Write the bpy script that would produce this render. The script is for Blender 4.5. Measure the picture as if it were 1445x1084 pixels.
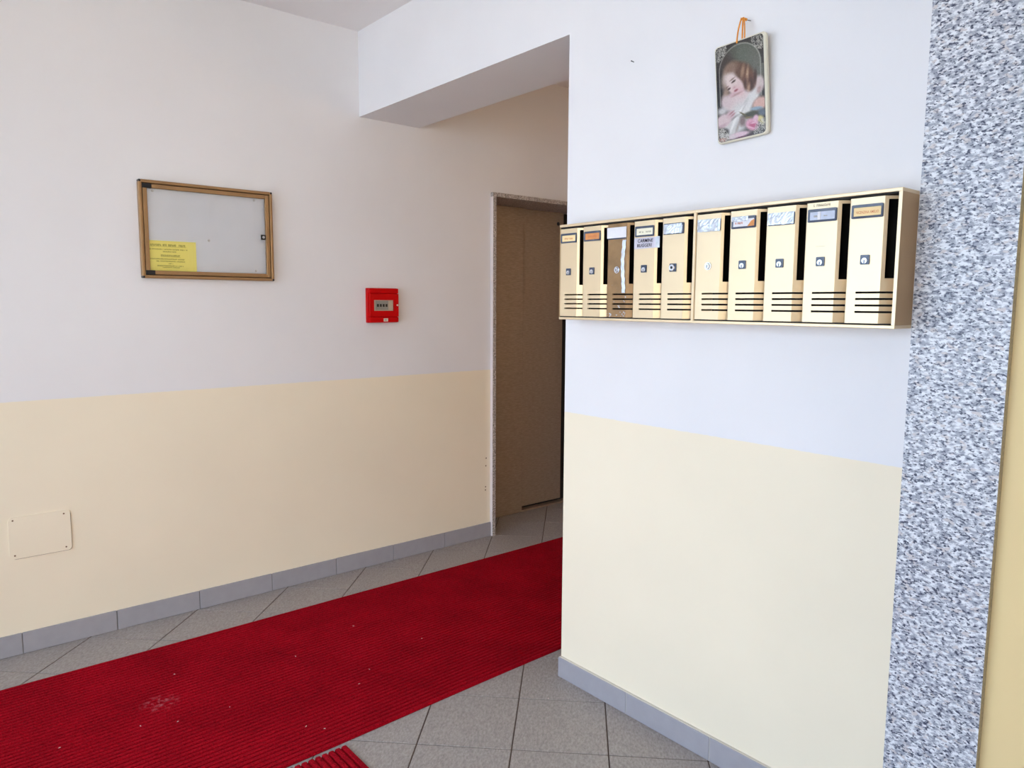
import bpy, bmesh, math, random
import numpy as np
from mathutils import Vector, Matrix

random.seed(7)
for o in list(bpy.data.objects):
    bpy.data.objects.remove(o, do_unlink=True)
SC = bpy.context.scene
COL = SC.collection

# ------------------------------------------------------------------ camera
CAM_H = 1.37
cam_d = bpy.data.cameras.new('camera')
cam_d.sensor_width = 36.0
cam_d.lens = 36.0 * 1034.816 / 1445.0
cam_d.clip_start = 0.02
cam = bpy.data.objects.new('camera', cam_d)
COL.objects.link(cam)
Rm = Matrix(((0.7662178, 0.06609053, -0.63917315, 0.0),
             (-0.64255618, 0.0875377, -0.76122185, 0.0),
             (0.00564219, 0.99396639, 0.10953983, CAM_H),
             (0, 0, 0, 1)))
cam.matrix_world = Rm
SC.camera = cam

# ------------------------------------------------------------------ world / light / exposure
W_STRENGTH = 4.0
world = bpy.data.worlds.new('sky')
SC.world = world
world.use_nodes = True
wb = world.node_tree.nodes['Background']
wb.inputs[0].default_value = (0.87, 0.93, 1.0, 1)      # even overcast daylight
wb.inputs[1].default_value = W_STRENGTH
SC.view_settings.view_transform = 'Standard'
SC.view_settings.look = 'None'
SC.view_settings.gamma = 1.0
SC.view_settings.use_curve_mapping = False
SC.view_settings.exposure = 0.77
SC.cycles.max_bounces = 9
SC.cycles.diffuse_bounces = 5
SC.cycles.glossy_bounces = 4

# sun on the pavement outside; it stands behind the building and never shines in
sun_d = bpy.data.lights.new('sun', 'SUN')
sun_d.energy = 16.0
sun_d.angle = math.radians(0.6)
sun_d.color = (1.0, 0.93, 0.82)
sun = bpy.data.objects.new('sun', sun_d)
COL.objects.link(sun)
sun.rotation_euler = Vector((0.45, 0.45, 1.0)).to_track_quat('Z', 'Y').to_euler()

# portals that guide sky sampling to the two glazed openings
GX = -1.30                      # inside plane of the glazed entrance front
YS = -0.70                      # inside plane of the wall behind the camera
for nm, loc, rot_, sy, sx in (('entrance_portal', (GX - 0.16, 1.4, 1.25), (0, -math.pi / 2, 0), 3.9, 2.5),
                              ('rear_portal', (-0.53, YS - 0.16, 1.25), (math.pi / 2, 0, 0), 2.5, 1.5)):
    pd = bpy.data.lights.new(nm, 'AREA')
    pd.shape = 'RECTANGLE'
    pd.size, pd.size_y = sx, sy
    pd.cycles.is_portal = True
    po = bpy.data.objects.new(nm, pd)
    COL.objects.link(po)
    po.location = loc
    po.rotation_euler = rot_


# ------------------------------------------------------------------ helpers
def lin(c):
    return tuple(((v / 255.0) / 12.92 if v / 255.0 <= 0.04045 else ((v / 255.0 + 0.055) / 1.055) ** 2.4) for v in c) + (1.0,)


def new_mat(name):
    m = bpy.data.materials.new(name)
    m.use_nodes = True
    nt = m.node_tree
    return m, nt, nt.nodes['Principled BSDF']


def mat(name, rgb, rough=0.6, metal=0.0, var=0.0, var_scale=6.0, bump=0.0, bump_scale=200.0, spec=0.5, stretch=(1, 1, 1), sheen=0.0):
    m, nt, b = new_mat(name)
    N, L = nt.nodes, nt.links
    b.inputs['Base Color'].default_value = lin(rgb)
    b.inputs['Roughness'].default_value = rough
    b.inputs['Metallic'].default_value = metal
    b.inputs['Specular IOR Level'].default_value = spec
    b.inputs['Sheen Weight'].default_value = sheen
    if var or bump:
        tc = N.new('ShaderNodeTexCoord')
        mp = N.new('ShaderNodeMapping')
        mp.inputs['Scale'].default_value = stretch
        L.new(tc.outputs['Object'], mp.inputs['Vector'])
    if var:
        n = N.new('ShaderNodeTexNoise')
        n.inputs['Scale'].default_value = var_scale
        n.inputs['Detail'].default_value = 6
        L.new(mp.outputs[0], n.inputs['Vector'])
        r = N.new('ShaderNodeMapRange')
        r.inputs['From Min'].default_value = 0.25
        r.inputs['From Max'].default_value = 0.75
        r.inputs['To Min'].default_value = 1 - var
        r.inputs['To Max'].default_value = 1 + var
        L.new(n.outputs['Fac'], r.inputs['Value'])
        h = N.new('ShaderNodeVectorMath')
        h.operation = 'SCALE'
        h.inputs[0].default_value = lin(rgb)[:3]
        L.new(r.outputs[0], h.inputs['Scale'])
        L.new(h.outputs[0], b.inputs['Base Color'])
    if bump:
        n2 = N.new('ShaderNodeTexNoise')
        n2.inputs['Scale'].default_value = bump_scale
        n2.inputs['Detail'].default_value = 4
        L.new(mp.outputs[0], n2.inputs['Vector'])
        bp = N.new('ShaderNodeBump')
        bp.inputs['Strength'].default_value = bump
        bp.inputs['Distance'].default_value = 0.002
        L.new(n2.outputs['Fac'], bp.inputs['Height'])
        L.new(bp.outputs[0], b.inputs['Normal'])
    return m


class MB:
    """collects primitives, builds one mesh object"""
    def __init__(s):
        s.v, s.f, s.m, s.sm = [], [], [], []

    def add(s, verts, faces, mi=0, smooth=False):
        o = len(s.v)
        s.v += [tuple(p) for p in verts]
        for f in faces:
            s.f.append([i + o for i in f])
            s.m.append(mi)
            s.sm.append(smooth)

    def box(s, x0, x1, y0, y1, z0, z1, mi=0, ch=0.0):
        if ch <= 0:
            vs = [(x, y, z) for z in (z0, z1) for y in (y0, y1) for x in (x0, x1)]
            s.add(vs, [(0, 2, 3, 1), (4, 5, 7, 6), (0, 1, 5, 4), (1, 3, 7, 5), (3, 2, 6, 7), (2, 0, 4, 6)], mi)
        else:
            bm = bmesh.new()
            bmesh.ops.create_cube(bm, size=1.0)
            for v in bm.verts:
                v.co = Vector(((x0 + x1) / 2 + v.co.x * (x1 - x0), (y0 + y1) / 2 + v.co.y * (y1 - y0), (z0 + z1) / 2 + v.co.z * (z1 - z0)))
            bmesh.ops.bevel(bm, geom=bm.edges[:], offset=ch, segments=2, affect='EDGES', profile=0.5)
            s.add_bm(bm, mi)

    def add_bm(s, bm, mi=0, smooth=False):
        bm.verts.ensure_lookup_table()
        bm.verts.index_update()
        s.add([v.co[:] for v in bm.verts], [[v.index for v in f.verts] for f in bm.faces], mi, smooth)
        bm.free()

    def prism(s, poly, y0, y1, mi=0, side=None):
        """polygon in x,z (counter-clockwise seen from -y) extruded from y0 (front) to y1"""
        n = len(poly)
        vs = [(p[0], y0, p[1]) for p in poly] + [(p[0], y1, p[1]) for p in poly]
        s.add(vs, [list(range(n)), list(range(2 * n - 1, n - 1, -1))], mi)
        s.add(vs, [(i, i + n, (i + 1) % n + n, (i + 1) % n) for i in range(n)], mi if side is None else side)

    def cyl(s, c, axis, r, h, seg=20, mi=0, r2=None):
        """cylinder starting at c running h along axis"""
        r2 = r if r2 is None else r2
        a = Vector(axis).normalized()
        u = a.orthogonal().normalized()
        w = a.cross(u)
        c = Vector(c)
        vs = []
        for k, rr in ((0, r), (h, r2)):
            for i in range(seg):
                t = 2 * math.pi * i / seg
                vs.append(c + a * k + (u * math.cos(t) + w * math.sin(t)) * rr)
        s.add(vs, [list(range(seg - 1, -1, -1)), list(range(seg, 2 * seg))], mi)
        s.add(vs, [(i, (i + 1) % seg, (i + 1) % seg + seg, i + seg) for i in range(seg)], mi, True)

    def tube(s, pts, r, seg=8, mi=0):
        pts = [Vector(p) for p in pts]
        rings = []
        for i, p in enumerate(pts):
            d = (pts[min(i + 1, len(pts) - 1)] - pts[max(i - 1, 0)]).normalized()
            u = d.cross(Vector((0.31, 0.87, 0.38))).normalized()
            w = d.cross(u)
            rings.append([p + (u * math.cos(2 * math.pi * k / seg) + w * math.sin(2 * math.pi * k / seg)) * r for k in range(seg)])
        vs = [q for rg in rings for q in rg]
        fs = []
        for i in range(len(pts) - 1):
            for k in range(seg):
                fs.append((i * seg + k, i * seg + (k + 1) % seg, (i + 1) * seg + (k + 1) % seg, (i + 1) * seg + k))
        s.add(vs, fs, mi, True)
        s.add(vs, [list(range(seg - 1, -1, -1)), list(range(len(vs) - seg, len(vs)))], mi)

    def flat(s, x0, x1, z0, z1, y, mi=0):
        s.add([(x0, y, z0), (x1, y, z0), (x1, y, z1), (x0, y, z1)], [(0, 1, 2, 3)], mi)

    def mesh(s, name, mats):
        me = bpy.data.meshes.new(name)
        me.from_pydata(s.v, [], s.f)
        for m in (mats if isinstance(mats, (list, tuple)) else [mats]):
            me.materials.append(m)
        me.polygons.foreach_set('material_index', s.m)
        me.polygons.foreach_set('use_smooth', s.sm)
        me.update()
        return me

    def build(s, name, mats, parent=None, loc=(0, 0, 0), rz=0.0):
        return link(name, s.mesh(name, mats), parent, loc, rz)


def link(name, me, parent=None, loc=(0, 0, 0), rz=0.0):
    o = bpy.data.objects.new(name, me)
    COL.objects.link(o)
    o.location = loc
    o.rotation_euler = (0, 0, rz)
    if parent is not None:
        o.parent = parent
    return o


def empty(name, loc, rz=0.0, rot=None):
    o = bpy.data.objects.new(name, None)
    o.empty_display_size = 0.05
    COL.objects.link(o)
    o.location = loc
    o.rotation_euler = rot if rot else (0, 0, rz)
    return o


def tag(o, label=None, cat=None, group=None, kind=None):
    if label:
        o['label'] = label
    if cat:
        o['category'] = cat
    if group:
        o['group'] = group
    if kind:
        o['kind'] = kind
    return o


def rrect(x0, x1, z0, z1, r, n=5):
    pts = []
    for cx, cz, a0 in ((x1 - r, z0 + r, -90), (x1 - r, z1 - r, 0), (x0 + r, z1 - r, 90), (x0 + r, z0 + r, 180)):
        for i in range(n + 1):
            a = math.radians(a0 + 90 * i / n)
            pts.append((cx + r * math.cos(a), cz + r * math.sin(a)))
    return pts


_dg = None


def text_polys(txt, size, bold=0.0, shear=0.0):
    cu = bpy.data.curves.new('lettering', 'FONT')
    cu.body = txt
    cu.size = size
    cu.offset = bold
    cu.shear = shear
    cu.resolution_u = 2
    ob = bpy.data.objects.new('lettering', cu)
    COL.objects.link(ob)
    dg = bpy.context.evaluated_depsgraph_get()
    dg.update()
    me = ob.evaluated_get(dg).to_mesh()
    vs = [v.co[:] for v in me.vertices]
    fs = [list(p.vertices) for p in me.polygons]
    ob.evaluated_get(dg).to_mesh_clear()
    bpy.data.objects.remove(ob)
    bpy.data.curves.remove(cu)
    return vs, fs


def put_text(mb, txt, x0, x1, z0, z1, y, mi, bold=0.0, shear=0.0):
    """lettering scaled into the box x0..x1, z0..z1 on the plane y"""
    vs, fs = text_polys(txt, 1.0, bold, shear)
    ax = [v[0] for v in vs]
    az = [v[1] for v in vs]
    sx = (x1 - x0) / (max(ax) - min(ax))
    sz = (z1 - z0) / (max(az) - min(az))
    mb.add([(x0 + (v[0] - min(ax)) * sx, y, z0 + (v[1] - min(az)) * sz) for v in vs], fs, mi)


def scribble(mb, x0, x1, zc, h, y, mi, rnd, gap=0.12):
    """row of letter-sized strokes that cannot be read, as in the photograph"""
    x = x0
    w = h * 0.62
    t = h * 0.2
    while x + w <= x1:
        if rnd.random() > gap:
            k = rnd.randint(0, 3)
            a, b = x + w * 0.06, x + w * 0.86
            mb.flat(a, a + t, zc - h / 2, zc + h / 2, y, mi)
            if k in (0, 2):
                mb.flat(b - t, b, zc - h / 2, zc + h / 2 * rnd.choice((0, 1)), y, mi)
            if k in (1, 2):
                mb.flat(a, b, zc + h / 2 - t, zc + h / 2, y, mi)
            if k in (0, 3, 1):
                mb.flat(a, b, zc - t / 2, zc + t / 2, y, mi)
            if k == 3:
                mb.flat(a, b, zc - h / 2, zc - h / 2 + t, y, mi)
        x += w


# ------------------------------------------------------------------ materials
def wall_mat(name, top, low, z_split, split=True, rough=0.55):
    m, nt, b = new_mat(name)
    N, L = nt.nodes, nt.links
    geo = N.new('ShaderNodeNewGeometry')
    sep = N.new('ShaderNodeSeparateXYZ')
    L.new(geo.outputs['Position'], sep.inputs[0])
    big = N.new('ShaderNodeTexNoise')
    big.inputs['Scale'].default_value = 2.2
    big.inputs['Detail'].default_value = 5
    L.new(geo.outputs['Position'], big.inputs['Vector'])
    vr = N.new('ShaderNodeMapRange')
    vr.inputs['From Min'].default_value = 0.3
    vr.inputs['From Max'].default_value = 0.7
    vr.inputs['To Min'].default_value = 0.955
    vr.inputs['To Max'].default_value = 1.0
    L.new(big.outputs['Fac'], vr.inputs['Value'])
    mix = N.new('ShaderNodeMix')
    mix.data_type = 'RGBA'
    mix.inputs['A'].default_value = lin(low)
    mix.inputs['B'].default_value = lin(top)
    if split:
        jn = N.new('ShaderNodeTexNoise')
        jn.inputs['Scale'].default_value = 60
        L.new(geo.outputs['Position'], jn.inputs['Vector'])
        ja = N.new('ShaderNodeMath')
        ja.operation = 'MULTIPLY_ADD'
        ja.inputs[1].default_value = 0.004
        L.new(jn.outputs['Fac'], ja.inputs[0])
        L.new(sep.outputs['Z'], ja.inputs[2])
        st = N.new('ShaderNodeMath')
        st.operation = 'GREATER_THAN'
        st.inputs[1].default_value = z_split + 0.002
        L.new(ja.outputs[0], st.inputs[0])
        L.new(st.outputs[0], mix.inputs['Factor'])
    else:
        mix.inputs['Factor'].default_value = 1.0
    sc = N.new('ShaderNodeVectorMath')
    sc.operation = 'SCALE'
    L.new(mix.outputs['Result'], sc.inputs[0])
    L.new(vr.outputs[0], sc.inputs['Scale'])
    L.new(sc.outputs[0], b.inputs['Base Color'])
    b.inputs['Roughness'].default_value = rough
    b.inputs['Specular IOR Level'].default_value = 0.18
    fine = N.new('ShaderNodeTexNoise')
    fine.inputs['Scale'].default_value = 35
    fine.inputs['Detail'].default_value = 6
    L.new(geo.outputs['Position'], fine.inputs['Vector'])
    bp = N.new('ShaderNodeBump')
    bp.inputs['Strength'].default_value = 0.12
    bp.inputs['Distance'].default_value = 0.003
    L.new(fine.outputs['Fac'], bp.inputs['Height'])
    L.new(bp.outputs[0], b.inputs['Normal'])
    return m


WHITE = (228, 226, 227)
CREAM = (238, 226, 202)
M_WALL = wall_mat('two_tone_wall_paint', WHITE, CREAM, 0.988)
M_WHITE = wall_mat('white_wall_paint', WHITE, WHITE, 0, False)
M_YELLOW = wall_mat('yellow_wall_paint', (236, 209, 156), (236, 209, 156), 0, False)


def granite(name, dark, light, scale=1.0):
    m, nt, b = new_mat(name)
    N, L = nt.nodes, nt.links
    tc = N.new('ShaderNodeTexCoord')
    mp = N.new('ShaderNodeMapping')
    mp.inputs['Scale'].default_value = (1, 0.75, 1.35)
    mp.inputs['Rotation'].default_value = (math.radians(18), 0, 0)
    L.new(tc.outputs['Object'], mp.inputs['Vector'])

    def noise(sc, det, lo, hi):
        n = N.new('ShaderNodeTexNoise')
        n.inputs['Scale'].default_value = sc * scale
        n.inputs['Detail'].default_value = det
        n.inputs['Roughness'].default_value = 0.55
        L.new(mp.outputs[0], n.inputs['Vector'])
        r = N.new('ShaderNodeValToRGB')
        r.color_ramp.elements[0].position = lo
        r.color_ramp.elements[1].position = hi
        L.new(n.outputs['Fac'], r.inputs['Fac'])
        return r
    flecks = noise(165, 3, 0.37, 0.475)
    greys = noise(95, 2, 0.40, 0.60)
    pink = noise(60, 2, 0.58, 0.66)

    def mixn(a, bcol, fac):
        x = N.new('ShaderNodeMix')
        x.data_type = 'RGBA'
        for key, val in (('A', a), ('B', bcol)):
            if isinstance(val, tuple):
                x.inputs[key].default_value = val
            else:
                L.new(val, x.inputs[key])
        L.new(fac, x.inputs['Factor'])
        return x.outputs['Result']
    base = mixn(lin(tuple(int(a * .56 + c * .44) for a, c in zip(light, dark))), lin(light), greys.outputs['Color'])
    base = mixn(base, lin((204, 196, 194)), pink.outputs['Color'])
    base = mixn(lin(dark), base, flecks.outputs['Color'])
    L.new(base, b.inputs['Base Color'])
    b.inputs['Roughness'].default_value = 0.35
    return m


M_GRANITE = granite('grey_granite', (58, 62, 82), (230, 231, 234))
M_GRANITE2 = granite('fine_brown_granite', (60, 54, 50), (205, 196, 190), 1.5)
M_GRAN_EDGE = mat('sawn_granite_edge', (176, 166, 142), 0.8, var=0.25, var_scale=160)

M_SAWN = mat('pale_sawn_stone', (226, 214, 208), 0.7, var=0.04, var_scale=30)


def tile_mat():
    m, nt, b = new_mat('grey_brown_floor_tile')
    N, L = nt.nodes, nt.links
    tc = N.new('ShaderNodeTexCoord')
    oi = N.new('ShaderNodeObjectInfo')
    ad = N.new('ShaderNodeVectorMath')
    ad.operation = 'MULTIPLY_ADD'
    ad.inputs[1].default_value = (1, 1, 1)
    cmb = N.new('ShaderNodeCombineXYZ')
    mul = N.new('ShaderNodeMath')
    mul.operation = 'MULTIPLY'
    mul.inputs[1].default_value = 40
    L.new(oi.outputs['Random'], mul.inputs[0])
    L.new(mul.outputs[0], cmb.inputs[0])
    L.new(mul.outputs[0], cmb.inputs[2])
    L.new(tc.outputs['Object'], ad.inputs[0])
    L.new(cmb.outputs[0], ad.inputs[2])
    mp = N.new('ShaderNodeMapping')
    mp.inputs['Scale'].default_value = (1, 2.2, 1)
    mp.inputs['Rotation'].default_value = (0, 0, 0.6)
    L.new(ad.outputs[0], mp.inputs['Vector'])
    n = N.new('ShaderNodeTexNoise')
    n.inputs['Scale'].default_value = 70
    n.inputs['Detail'].default_value = 8
    n.inputs['Roughness'].default_value = 0.7
    L.new(mp.outputs[0], n.inputs['Vector'])
    r = N.new('ShaderNodeValToRGB')
    r.color_ramp.elements[0].position = 0.3
    r.color_ramp.elements[0].color = lin((128, 120, 116))
    r.color_ramp.elements[1].position = 0.72
    r.color_ramp.elements[1].color = lin((176, 168, 163))
    L.new(n.outputs['Fac'], r.inputs['Fac'])
    L.new(r.outputs[0], b.inputs['Base Color'])
    b.inputs['Roughness'].default_value = 0.5
    bp = N.new('ShaderNodeBump')
    bp.inputs['Strength'].default_value = 0.25
    bp.inputs['Distance'].default_value = 0.002
    L.new(n.outputs['Fac'], bp.inputs['Height'])
    L.new(bp.outputs[0], b.inputs['Normal'])
    return m


M_TILE = tile_mat()
M_GROUT = mat('brown_grout', (86, 70, 62), 0.9, var=0.15, var_scale=40)
M_SKIRT = mat('grey_skirting_tile', (156, 153, 158), 0.45, var=0.05, var_scale=25, bump=0.06, bump_scale=150)
M_MORTAR = mat('skirting_mortar', (120, 114, 112), 0.9)
M_CAULK = mat('pale_skirting_caulk', (206, 198, 186), 0.9)
M_CEIL = mat('ceiling_paint', (232, 228, 227), 0.7, var=0.015, var_scale=3)
M_GOLD = mat('gold_anodised_aluminium', (230, 207, 170), 0.40, 0.58, var=0.05, var_scale=9, stretch=(1, 1, 0.2))
M_GOLD_SHADED = mat('shaded_gold_aluminium', (190, 156, 114), 0.42, 0.75, var=0.04, var_scale=8)  # darker copy of the gold; shade of the case sides put into colour
M_BRONZE = mat('brown_film_covered_metal', (150, 118, 80), 0.38, 0.25, var=0.2, var_scale=28, bump=0.15, bump_scale=60)
M_TAPE = mat('clear_shiny_tape', (214, 222, 232), 0.12, 0.25, var=0.2, var_scale=45, bump=0.7, bump_scale=90, spec=0.9)
M_SHADE_IN = mat('dark_inside_shade', (30, 26, 24), 0.85)  # near-black: shade of unlit mailbox insides and lift shaft put into colour
M_BEZEL = mat('blue_grey_plastic_bezel', (72, 80, 98), 0.25)
M_BLACK = mat('black_plastic', (22, 20, 22), 0.4)
M_CHROME = mat('chrome', (225, 228, 234), 0.2, 1.0)
M_STEEL = mat('lock_cylinder_steel', (214, 214, 218), 0.3, 0.7)
M_CARD_Y = mat('cream_orange_card', (246, 216, 160), 0.7)
M_CARD_O = mat('orange_card', (214, 142, 84), 0.7, var=0.12, var_scale=80)
M_CARD_C = mat('ivory_card', (236, 230, 206), 0.7)
M_CARD_W = mat('white_paper', (224, 222, 226), 0.8, var=0.05, var_scale=60)
M_CARD_B = mat('pale_blue_card', (196, 202, 218), 0.5, var=0.12, var_scale=50)
M_NOTE = mat('grey_note_paper', (204, 200, 212), 0.75)
M_INK_R = mat('red_print', (206, 120, 78), 0.8)
M_INK_K = mat('black_ink', (42, 40, 56), 0.8)
M_INK_G = mat('faded_ink', (150, 140, 120), 0.8)
M_FRAME = mat('bronze_gold_board_frame', (160, 124, 84), 0.4, 0.45, var=0.08, var_scale=20)
M_FRAME_DK = mat('frame_groove_shade', (70, 48, 30), 0.6)
M_BOARD = mat('pale_grey_backboard', (228, 232, 243), 0.7, var=0.03, var_scale=12)
M_PAPER_Y = mat('yellow_paper', (252, 242, 138), 0.75)
M_INK_Y = mat('olive_print_on_yellow', (170, 161, 70), 0.8)
M_RED = mat('red_plastic_box', (196, 0, 6), 0.45, spec=0.12)
M_BEIGE_PL = mat('beige_plastic', (214, 204, 188), 0.5)
M_GREY_PL = mat('grey_breaker_plastic', (168, 168, 164), 0.5)
M_LIFT = None
M_ORANGE = mat('orange_ribbon', (226, 142, 30), 0.6, var=0.15, var_scale=120)
M_PLATE = mat('cream_plate_edge', (216, 210, 190), 0.4)
M_NAIL = mat('dark_nail', (70, 66, 64), 0.45, 0.7)
M_ALU = mat('grey_aluminium_frame', (150, 150, 152), 0.4, 0.6)
M_PAVE = mat('pale_pavement', (186, 182, 176), 0.9, var=0.08, var_scale=3)
M_CRUMB = mat('pale_crumb', (222, 200, 190), 0.9)
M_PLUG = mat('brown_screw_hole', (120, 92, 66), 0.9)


def glass_mat(name, tint=(0.97, 0.98, 0.98)):
    m = bpy.data.materials.new(name)
    m.use_nodes = True
    nt = m.node_tree
    N, L = nt.nodes, nt.links
    N.remove(N['Principled BSDF'])
    t = N.new('ShaderNodeBsdfTransparent')
    t.inputs[0].default_value = tint + (1,)
    g = N.new('ShaderNodeBsdfGlossy')
    g.inputs['Roughness'].default_value = 0.02
    fr = N.new('ShaderNodeFresnel')
    fr.inputs['IOR'].default_value = 1.3
    mx = N.new('ShaderNodeMixShader')
    L.new(fr.outputs[0], mx.inputs[0])
    L.new(t.outputs[0], mx.inputs[1])
    L.new(g.outputs[0], mx.inputs[2])
    L.new(mx.outputs[0], N['Material Output'].inputs[0])
    return m


M_GLASS = glass_mat('clear_glass')
M_GLASS_P = glass_mat('picture_glass', (1.0, 1.0, 1.0))
M_GLASS_S = glass_mat('light_warming_glass', (0.99, 0.93, 0.84))  # bronze tint added to warm the daylight from behind the viewer
M_GLASS_T = glass_mat('light_cooling_glass', (0.73, 0.80, 0.885))  # grey-blue tint added to dim and cool the entrance daylight


def lift_mat():
    m, nt, b = new_mat('brown_grey_textured_steel')
    N, L = nt.nodes, nt.links
    tc = N.new('ShaderNodeTexCoord')
    mp = N.new('ShaderNodeMapping')
    mp.inputs['Scale'].default_value = (34, 34, 230)
    L.new(tc.outputs['Object'], mp.inputs['Vector'])
    n = N.new('ShaderNodeTexNoise')
    n.inputs['Scale'].default_value = 1.0
    n.inputs['Detail'].default_value = 5
    L.new(mp.outputs[0], n.inputs['Vector'])
    r = N.new('ShaderNodeValToRGB')
    r.color_ramp.elements[0].position = 0.3
    r.color_ramp.elements[0].color = lin((142, 122, 103))
    r.color_ramp.elements[1].position = 0.7
    r.color_ramp.elements[1].color = lin((166, 145, 125))
    L.new(n.outputs['Fac'], r.inputs['Fac'])
    L.new(r.outputs[0], b.inputs['Base Color'])
    b.inputs['Roughness'].default_value = 0.5
    b.inputs['Metallic'].default_value = 0.25
    bp = N.new('ShaderNodeBump')
    bp.inputs['Strength'].default_value = 0.3
    bp.inputs['Distance'].default_value = 0.001
    L.new(n.outputs['Fac'], bp.inputs['Height'])
    L.new(bp.outputs[0], b.inputs['Normal'])
    return m


M_LIFT = lift_mat()


def carpet_mat():
    m, nt, b = new_mat('crimson_ribbed_carpet')
    N, L = nt.nodes, nt.links
    geo = N.new('ShaderNodeNewGeometry')
    n = N.new('ShaderNodeTexNoise')
    n.inputs['Scale'].default_value = 240
    n.inputs['Detail'].default_value = 4
    L.new(geo.outputs['Position'], n.inputs['Vector'])
    r = N.new('ShaderNodeValToRGB')
    r.color_ramp.elements[0].position = 0.28
    r.color_ramp.elements[0].color = lin((112, 2, 14))
    r.color_ramp.elements[1].position = 0.78
    r.color_ramp.elements[1].color = lin((182, 18, 36))
    L.new(n.outputs['Fac'], r.inputs['Fac'])
    # broad worn patches
    n2 = N.new('ShaderNodeTexNoise')
    n2.inputs['Scale'].default_value = 5
    n2.inputs['Detail'].default_value = 5
    L.new(geo.outputs['Position'], n2.inputs['Vector'])
    vr = N.new('ShaderNodeMapRange')
    vr.inputs['From Min'].default_value = 0.3
    vr.inputs['From Max'].default_value = 0.7
    vr.inputs['To Min'].default_value = 0.85
    vr.inputs['To Max'].default_value = 1.12
    L.new(n2.outputs['Fac'], vr.inputs['Value'])
    sc = N.new('ShaderNodeVectorMath')
    sc.operation = 'SCALE'
    L.new(r.outputs[0], sc.inputs[0])
    L.new(vr.outputs[0], sc.inputs['Scale'])
    # pale trodden-in stain
    ds = N.new('ShaderNodeVectorMath')
    ds.operation = 'DISTANCE'
    ds.inputs[1].default_value = (0.605, 2.575, 0.0)
    L.new(geo.outputs['Position'], ds.inputs[0])
    dm = N.new('ShaderNodeMapRange')
    dm.inputs['From Min'].default_value = 0.01
    dm.inputs['From Max'].default_value = 0.07
    dm.inputs['To Min'].default_value = 0.55
    dm.inputs['To Max'].default_value = 0.0
    L.new(ds.outputs['Value'], dm.inputs['Value'])
    n3 = N.new('ShaderNodeTexNoise')
    n3.inputs['Scale'].default_value = 75
    n3.inputs['Detail'].default_value = 3
    L.new(geo.outputs['Position'], n3.inputs['Vector'])
    tr = N.new('ShaderNodeMapRange')
    tr.inputs['From Min'].default_value = 0.5
    tr.inputs['From Max'].default_value = 0.65
    L.new(n3.outputs['Fac'], tr.inputs['Value'])
    fm = N.new('ShaderNodeMath')
    fm.operation = 'MULTIPLY'
    L.new(dm.outputs[0], fm.inputs[0])
    L.new(tr.outputs[0], fm.inputs[1])
    mx = N.new('ShaderNodeMix')
    mx.data_type = 'RGBA'
    L.new(sc.outputs[0], mx.inputs['A'])
    mx.inputs['B'].default_value = lin((200, 120, 128))
    L.new(fm.outputs[0], mx.inputs['Factor'])
    L.new(mx.outputs['Result'], b.inputs['Base Color'])
    b.inputs['Roughness'].default_value = 0.95
    b.inputs['Specular IOR Level'].default_value = 0.03
    b.inputs['Sheen Weight'].default_value = 0.03
    b.inputs['Sheen Tint'].default_value = lin((220, 120, 140))
    bp = N.new('ShaderNodeBump')
    bp.inputs['Strength'].default_value = 0.7
    bp.inputs['Distance'].default_value = 0.004
    L.new(n.outputs['Fac'], bp.inputs['Height'])
    L.new(bp.outputs[0], b.inputs['Normal'])
    return m


M_CARPET = carpet_mat()

# ------------------------------------------------------------------ setting
YA = 3.318          # notice-board wall plane
XB = 1.803          # mailbox wall plane
YE = 1.856          # free end of the mailbox wall
XBB = 2.148         # back of that wall / beam
ZC = 2.668          # ceiling
ZBEAM = 2.270
XR = 4.40           # end of the lift lobby
DX0, DX1 = 2.622, 3.56   # outer edges of the lift surround
DZ = 1.990

# floor: grout bed and single tiles laid at 45 degrees
b = MB()
b.box(GX - 0.15, XR + 0.15, YS - 0.15, YA + 0.5, -0.03, -0.0025)
floor = b.build('floor', M_GROUT)
tag(floor, 'grey-brown stone-look floor tiles laid on the diagonal with dark joints', kind='structure')
mod, joint = 0.2977, 0.0042
hs = (mod - joint) / 2
t = MB()
t.add([(-hs, -hs, -0.012), (hs, -hs, -0.012), (hs, hs, -0.012), (-hs, hs, -0.012),
       (-hs, -hs, -0.001), (hs, -hs, -0.001), (hs, hs, -0.001), (-hs, hs, -0.001),
       (-hs + .0012, -hs + .0012, 0), (hs - .0012, -hs + .0012, 0), (hs - .0012, hs - .0012, 0), (-hs + .0012, hs - .0012, 0)],
      [(0, 1, 5, 4), (1, 2, 6, 5), (2, 3, 7, 6), (3, 0, 4, 7), (4, 5, 9, 8), (5, 6, 10, 9), (6, 7, 11, 10), (7, 4, 8, 11), (8, 9, 10, 11)])
tile_me = t.mesh('tile', M_TILE)
q2 = math.sqrt(2)
n_t = 0
for i in range(-14, 22):
    for j in range(-16, 16):
        s = 2.998 / q2 + (i + 0.5) * mod
        tt = -0.167 / q2 + (j + 0.5) * mod
        x, y = (s - tt) / q2, (s + tt) / q2
        inside = (GX + 0.02 < x < XB + 0.12 and YS + 0.35 < y < YA + 0.13) or (XB <= x < XR - 0.3 and YE - 0.35 < y < YA + 0.2) or (2.5 < x < 3.7 and YA <= y < YA + 0.46)
        if inside:
            o = link('tile', tile_me, floor, (x, y, 0), math.pi / 4)
            n_t += 1


# ceiling
b = MB()
b.box(GX - 0.15, XR + 0.15, YS - 0.15, YA + 0.34, ZC, ZC + 0.12)
tag(b.build('ceiling', M_CEIL), 'plain white plaster ceiling', kind='structure')

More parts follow.
